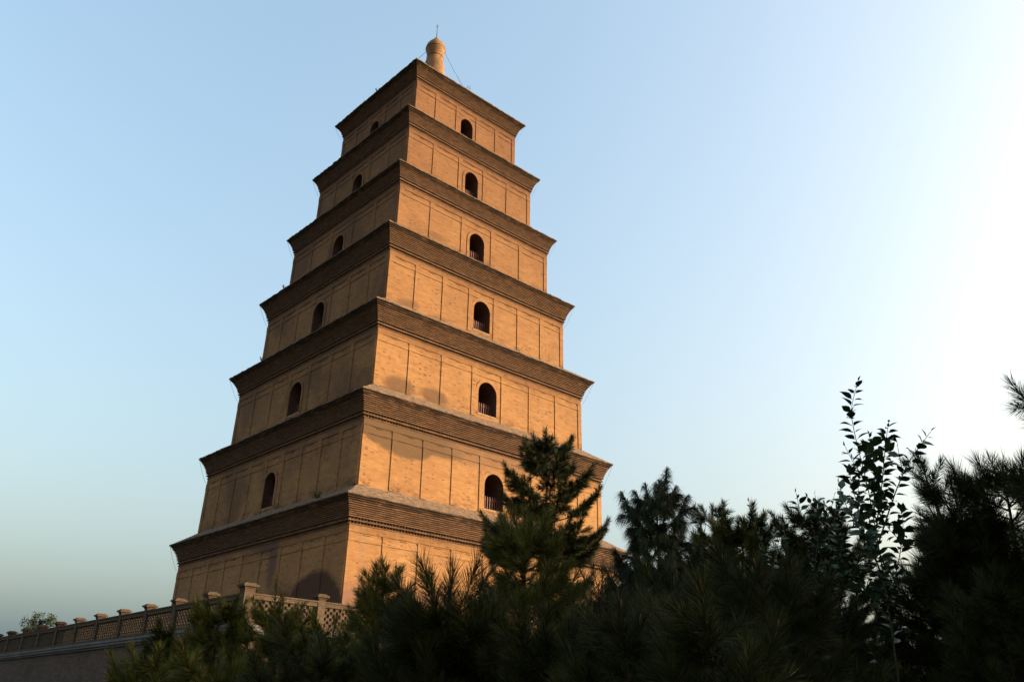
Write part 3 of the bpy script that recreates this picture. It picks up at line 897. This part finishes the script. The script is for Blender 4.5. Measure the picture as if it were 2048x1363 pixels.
# the tall pine standing against the sunlit face of the tower
tree_at('tall open pine with spreading tiers standing against the sunlit tower wall', 1100, 886, 19, 1.75, nl=0.17, seed=17, gap=0.82, nbr=5, dens=0.95, sec0=0.38, shape=0.5, up=0.34, bottom=0.45, shoot=0.36, group=G1)
tree_at('dense near pine with long needles and reddish buds below the tall open pine', 1050, 1028, 8.2, 1.05, nl=0.16, seed=23, mat='needle2', candles=14, shape=0.85, bottom=0.2, group=G1, candle_scale=0.9)
tree_at('small spiky pine with long bristling needles left of the dense near pine', 905, 1150, 6.2, 0.5, nl=0.18, seed=31, candles=4, dens=1.3, shape=0.7, gap=0.3, nbr=4, shoot=0.42, bottom=0.5, group=G1, candle_scale=0.9)
tree_at('thin sparse pine in front of the tower foot with bare upright twigs', 1206, 1128, 9.5, 0.75, nl=0.12, seed=41, dens=0.45, candles=6, group=G1)
tree_at('small bushy cone-shaped pine in front of the near corner of the tower', 764, 1128, 10, 0.85, nl=0.14, seed=53, candles=8, mat='needle2', shape=0.8, gap=0.32, group=G1)
tree_at('bushy pine with one tall bare leading shoot before the terrace corner', 553, 1150, 12, 1.15, nl=0.12, seed=61, candles=14, mat='needle2', leader=0.8, dens=0.7, shape=0.85, group=G1)
tree_at('rounded pine just left of the terrace corner post', 440, 1206, 12, 1.05, nl=0.13, seed=67, candles=12, mat='needle2', shape=0.75, group=G1)
tree_at('low pine in front of the sunlit run of balustrade', 672, 1240, 11, 1.0, nl=0.13, seed=71, candles=10, mat='needle2', shape=0.7, group=G1)
tree_at('loose pine overlapping the shaded terrace wall', 345, 1258, 12.5, 0.8, nl=0.13, seed=73, candles=8, mat='needle', shape=0.7, group=G1)
tree_at('lowest yellow-green pine at the bottom left before the terrace wall', 318, 1308, 9, 0.75, nl=0.13, seed=79, candles=10, mat='needle2', shape=0.6, group=G1)
tree_at('low yellow-green pine tip in front of the bushy pines', 440, 1315, 8, 0.8, nl=0.13, seed=83, candles=6, mat='needle2', shape=0.6, group=G1)
tree_at('sparse young pine between the corner post and the first post of the sunlit balustrade', 560, 1222, 11.6, 0.75, nl=0.12, seed=85, candles=6, dens=0.75, shape=0.8, mat='needle2', group=G1)
tree_at('dark low pine below the small cone-shaped pine', 640, 1290, 8, 0.95, nl=0.15, seed=89, candles=5, shape=0.6, group=G1)
tree_at('dark near pine below the spiky pine at the bottom edge', 870, 1255, 6.5, 0.8, nl=0.16, seed=97, candles=5, shape=0.6, group=G1)

G2 = 'pines right of the tower'
tree_at('white pine with soft drooping tassels of needles right of the tower', 1312, 990, 11.5, 0.80, nl=0.25, nw=0.0062, seed=101, mat='needle3', droop=1.7, gap=0.5, dens=1.15, shape=0.34, up=0.85, nbr=5, cones=4, spread=(40, 10), group=G2)
tree_at('small pine top with tufted twigs right of the white pine', 1424, 1016, 15, 0.6, nl=0.15, seed=103, gap=0.75, dens=0.9, shape=0.35, nbr=4, sec0=0.5, group=G2)
tree_at('flat-topped pine with an umbrella of dark dense needles', 1488, 1045, 13.5, 0.95, nl=0.15, seed=107, mat='needle2', flat=0.55, gap=0.4, dens=1.1, shape=0.6, group=G2)
tree_at('broad dark pine behind the leafy shrub', 1622, 1030, 13, 1.25, nl=0.14, seed=109, flat=0.3, shape=0.65, group=G2)
tree_at('slender pine top just right of the tall leafy sapling', 1838, 915, 10.5, 0.62, nl=0.15, seed=113, shape=0.8, dens=0.8, gap=0.5, group=G2)
tree_at('dark pine with starry needle tufts beside the slender pine top', 1900, 958, 8.2, 0.72, nl=0.19, seed=127, gap=0.48, shape=0.6, dens=0.9, group=G2)
tree_at('broad dark pine with bristling top at the right edge', 2005, 940, 8.0, 1.15, nl=0.19, seed=131, gap=0.48, shape=0.55, dens=1.0, group=G2)
tall_pine = tree_at('tall pine whose outer branches reach in at the right edge', 2200, 640, 6.4, 1.05, nl=0.17, seed=139, shape=0.45, gap=0.62, bottom=0.3, group=G2)
G3 = 'pine tops along the bottom'
tree_at('near pine tip with long needles below the white pine', 1240, 1225, 5.6, 0.75, nl=0.17, seed=151, candles=6, shape=0.6, group=G3, candle_scale=0.9)
tree_at('near pine tip with a red bud at the bottom centre right', 1412, 1235, 5.0, 0.75, nl=0.17, seed=157, candles=5, shape=0.6, group=G3, candle_scale=1.0)
tree_at('near dark pine with a thick red bud under the flat-topped pine', 1522, 1140, 6.6, 0.9, nl=0.17, seed=163, candles=6, shape=0.6, group=G3, candle_scale=1.2)
tree_at('low dark pine below the white pine', 1340, 1140, 9, 1.1, nl=0.15, seed=167, shape=0.6, group=G3)
tree_at('low dark pine below the leafy shrub', 1640, 1215, 8.5, 1.0, nl=0.15, seed=173, shape=0.6, dens=0.85, group=G3)
tree_at('low dark pine at the bottom right below the slender pine top', 1850, 1130, 8.5, 1.0, nl=0.15, seed=179, shape=0.6, group=G3)
tree_at('lowest dark pine in the bottom right corner', 1985, 1180, 7, 0.95, nl=0.15, seed=181, shape=0.6, group=G3)
tree_at('dark pine at the bottom centre below the dense near pine', 1080, 1235, 6.2, 0.95, nl=0.16, seed=191, candles=4, shape=0.6, group=G3)

# more pines further back fill the ground between tower and path: copies of the ones above, each turned and sized for itself
def copy_plant(src, label, px, py, d, rz, group, sc=None):
    top = at(px, py, d) if px is not None else None
    c = src.copy(); COL.objects.link(c)
    H0 = src_height[src.name]
    k = (top.z - GROUND) / H0 if sc is None else sc
    c.location = (top.x, top.y, GROUND); c.scale = (max(k, 0.85),) * 2 + (k,); c.rotation_euler.z = rz
    c['label'] = label; c['group'] = group
    for ch in list(src.children):
        if ch.name.startswith('candle') or ch.name.startswith('cone'): continue
        q = ch.copy(); COL.objects.link(q); q.parent = c
    return c
src_height = {o.name: h for o, h in PINES}
PA, PB, PD, PH = [[o for o, h in PINES if key in o['label']][0] for key in ('dense near', 'small bushy', 'low pine in front', 'flat-topped')]
for src, label, px, py, d, rz in (
        (PB, 'mid-distance pine behind the dark pines at the bottom centre', 960, 1225, 13, 1.0),
        (PD, 'mid-distance pine in the dark gap left of the white pine', 1180, 1190, 14, 2.2),
        (PB, 'mid-distance pine directly behind the white pine', 1270, 1130, 16, 3.1),
        (PH, 'mid-distance pine under the small tufted pine top', 1400, 1110, 17, 0.4),
        (PD, 'mid-distance pine right of the flat-topped pine', 1560, 1120, 16, 4.0),
        (PB, 'mid-distance pine behind the bushy leafy shrub', 1690, 1235, 15, 5.2),
        (PD, 'mid-distance pine behind the tall thin sapling', 1775, 1290, 17, 0.9),
        (PH, 'mid-distance pine behind the slender pine top', 1890, 1060, 14, 2.9),
        (PB, 'mid-distance pine behind the bottom right corner', 2000, 1090, 15, 1.7),
        (PD, 'mid-distance pine beside the cone-shaped pine', 830, 1235, 13, 0.2)):
    copy_plant(src, label, px, py, d, rz, 'mid-distance pines')
# unseen pines added beyond the right edge, towards the sun, to shade the foreground
tall_h = dict((o.name, h) for o, h in PINES)[tall_pine.name]
NN = PINES[[o.name for o, h in PINES].index(tall_pine.name)][0]
for k, (x, y, hh) in enumerate(((8.5, 5.0, 7.0), (9.5, 9.0, 7.8), (11.5, 12.5, 7.6), (12.5, 7.0, 8.5), (9.0, 1.0, 7.2), (14.0, 15.5, 8.5), (15.0, 10.5, 9.0), (13.0, 3.0, 8.0))):
    c = NN.copy(); COL.objects.link(c); c.location = (x, y, GROUND); sc_ = hh / tall_h; c.scale = (sc_ * 1.25, sc_ * 1.25, sc_); c.rotation_euler.z = k * 1.1
    c['label'] = 'unseen tall dark pine added for shade beyond the right edge'; c['group'] = 'shade pines added beyond the right edge'
    for ch in list(NN.children):
        q = ch.copy(); COL.objects.link(q); q.parent = c

# broadleaf saplings: stems drawn between points at one distance each, fanned a little in depth
def stem(d, pts, dz=0.0): return [at(x, y, d + dz * i / max(1, len(pts) - 1)) for i, (x, y) in enumerate(pts)]
D1 = 7.4
b1 = at(1790, 1345, D1); b1.z = GROUND
sapling('tall thin leafy sapling with one whip-like shoot rising above the pines', b1,
        [([b1] + stem(D1, [(1775, 1200), (1752, 1060), (1735, 970), (1712, 880), (1700, 820), (1716, 762)], -0.2), 0.012, 0.50, 4),
         (stem(D1, [(1752, 1060), (1765, 960), (1770, 895), (1777, 845)], 0.3), 0.007, 0.9, 2),
         (stem(D1, [(1757, 1085), (1790, 985), (1815, 925), (1842, 888), (1862, 862)], -0.25), 0.008, 0.75, 2),
         (stem(D1, [(1748, 1035), (1750, 950), (1745, 905), (1738, 868)], 0.5), 0.006, 0.95, 2),
         (stem(D1, [(1765, 1150), (1730, 1075), (1715, 1010), (1700, 955), (1698, 935)], 0.4), 0.007, 0.85, 3),
         (stem(D1, [(1770, 1180), (1745, 1090), (1720, 1060), (1690, 1010), (1678, 965)], -0.4), 0.007, 0.8, 3),
         (stem(D1, [(1775, 1220), (1800, 1110), (1808, 1040), (1798, 1010)], 0.4), 0.006, 0.8, 2),
         (stem(D1, [(1778, 1240), (1740, 1190), (1700, 1150), (1672, 1105)], 0.5), 0.006, 0.85, 3)], seed=5, leaf=0.115, step=0.022)
D2 = 7.8
b2 = at(1625, 1350, D2); b2.z = GROUND
sapling('bushy leafy shrub with several thin upright shoots against the sky', b2,
        [([b2] + stem(D2, [(1632, 1200), (1625, 1090), (1605, 1040), (1592, 985)], 0.2), 0.011, 0.55, 5),
         (stem(D2, [(1628, 1140), (1640, 1060), (1634, 1020), (1630, 990)], -0.2), 0.006, 0.85, 3),
         (stem(D2, [(1630, 1150), (1660, 1080), (1655, 1030), (1648, 998)], 0.4), 0.006, 0.85, 3),
         (stem(D2, [(1630, 1180), (1685, 1110), (1680, 1050), (1672, 1008)], 0.4), 0.006, 0.9, 4),
         (stem(D2, [(1630, 1200), (1690, 1180), (1720, 1120), (1725, 1080)], -0.3), 0.006, 0.9, 4),
         (stem(D2, [(1632, 1230), (1590, 1150), (1575, 1090), (1566, 1050)], 0.3), 0.006, 0.7, 3)], seed=9, leaf=0.105, step=0.028)
D3 = 8.4
b3 = at(1535, 1350, D3); b3.z = GROUND
sapling('single slim leafy shoot above the flat-topped pine', b3,
        [([b3] + stem(D3, [(1545, 1230), (1532, 1110), (1512, 1050), (1498, 1003)], 0.3), 0.009, 0.30, 2),
         (stem(D3, [(1540, 1180), (1550, 1110), (1560, 1075), (1562, 1052)], -0.2), 0.005, 0.8, 2)], seed=13, leaf=0.105, step=0.042)

b4 = at(885, 1350, 8.6); b4.z = GROUND
sapling('rust-brown leafy shrub between the dark pines under the tower corner', b4,
        [([b4] + stem(8.6, [(882, 1330), (872, 1280), (866, 1235)], 0.2), 0.010, 0.6, 7),
         (stem(8.6, [(885, 1345), (900, 1290), (905, 1250)], -0.2), 0.007, 0.9, 5),
         (stem(8.6, [(880, 1345), (850, 1300), (842, 1262)], 0.3), 0.007, 0.9, 5)], seed=21, leaf=0.06, step=0.03, lw=0.7, side=0.35, mat='rust', name='rust_shrub', cat='shrub')

# far tree beyond the shaded end of the terrace
ft = at(83, 1225, 92)
def far_tree():
    P = Plant(77); r = P.r; P.lv = []
    H = ft.z - GROUND
    P.tube([(0, 0, 0), (0.1, 0, H * 0.5), (0, 0.1, H * 0.95)], 0.22, 0.05, 7)
    for k in range(26):
        az, z0 = r.rand() * 6.28, H * r.uniform(0.62, 0.95)
        L = r.uniform(0.4, 0.95) * (1.35 - 0.6 * abs(z0 / H - 0.72))
        e = np.array([math.cos(az) * L, math.sin(az) * L, z0 + L * 0.55])
        e[2] = min(e[2], H)
        P.tube([(0, 0, z0), e * 0.5 + np.array([0, 0, z0 * 0.5]), e], 0.05, 0.015, 5)
        for c in range(4):
            cc = e + r.randn(3) * np.array([0.3, 0.3, 0.22])
            for q in range(34):
                d = r.randn(3); d /= np.linalg.norm(d)
                P.lv.append((cc + d * r.uniform(0.05, 0.34), d + r.randn(3) * 0.6, r.randn(3), 0.17, 0.10))
    root = empty('far_tree', (ft.x, ft.y, GROUND)); tag(root, 'small round tree peeping over the far end of the balustrade', 'tree')
    link('trunk', P.wood('trunk', M['bark']), root); link('crown', P.leaves('crown', M['farleaf']), root)
far_tree()

# weeds rooted in the cornice ledges
def weed(label, loc, s_, seed):
    P = Plant(seed); r = P.r
    for k in range(16):
        az = r.rand() * 6.28; d = np.array([math.cos(az) * 0.5, math.sin(az) * 0.5, 1.0]) * s_ * r.uniform(0.5, 1.1)
        P.tube([(0, 0, -0.05), d * 0.5 + np.array([0, 0, 0.05]), d], 0.006, 0.003, 4)
        P.sh.append((d * 0.35, d, 0.12 * s_ * 2, 14))
    root = empty('weed', loc); tag(root, label, 'weed', 'weeds on the cornices')
    link('stalk', P.wood('stalk', M['twig']), root); link('foliage', P.needles('foliage', M['needle2'], 0.03, 0.2), root)
def on_ledge(k, u, h, z):
    x, y, _ = side(k, u, h, 0)
    return (PC.x + x * math.cos(PROT) - y * math.sin(PROT), PC.y + x * math.sin(PROT) + y * math.cos(PROT), z)
weed('small weed on the shaded edge of the topmost eave', on_ledge(3, -2.6 + 3.0, HE[6] - 0.15, ZE[6] + 0.1), 0.42, 3)
weed('green weed tuft on the lowest ledge near the tower corner', on_ledge(3, 8.6, HE[0] - 0.7, ZE[0] + 0.42), 0.55, 5)
weed('dry weed on the shaded fourth eave', on_ledge(3, -6.2, HE[3] - 0.2, ZE[3] + 0.12), 0.4, 7)
weed('dry weed on the shaded third eave near its outer end', on_ledge(3, -6.0, HE[2] - 0.2, ZE[2] + 0.12), 0.4, 9)
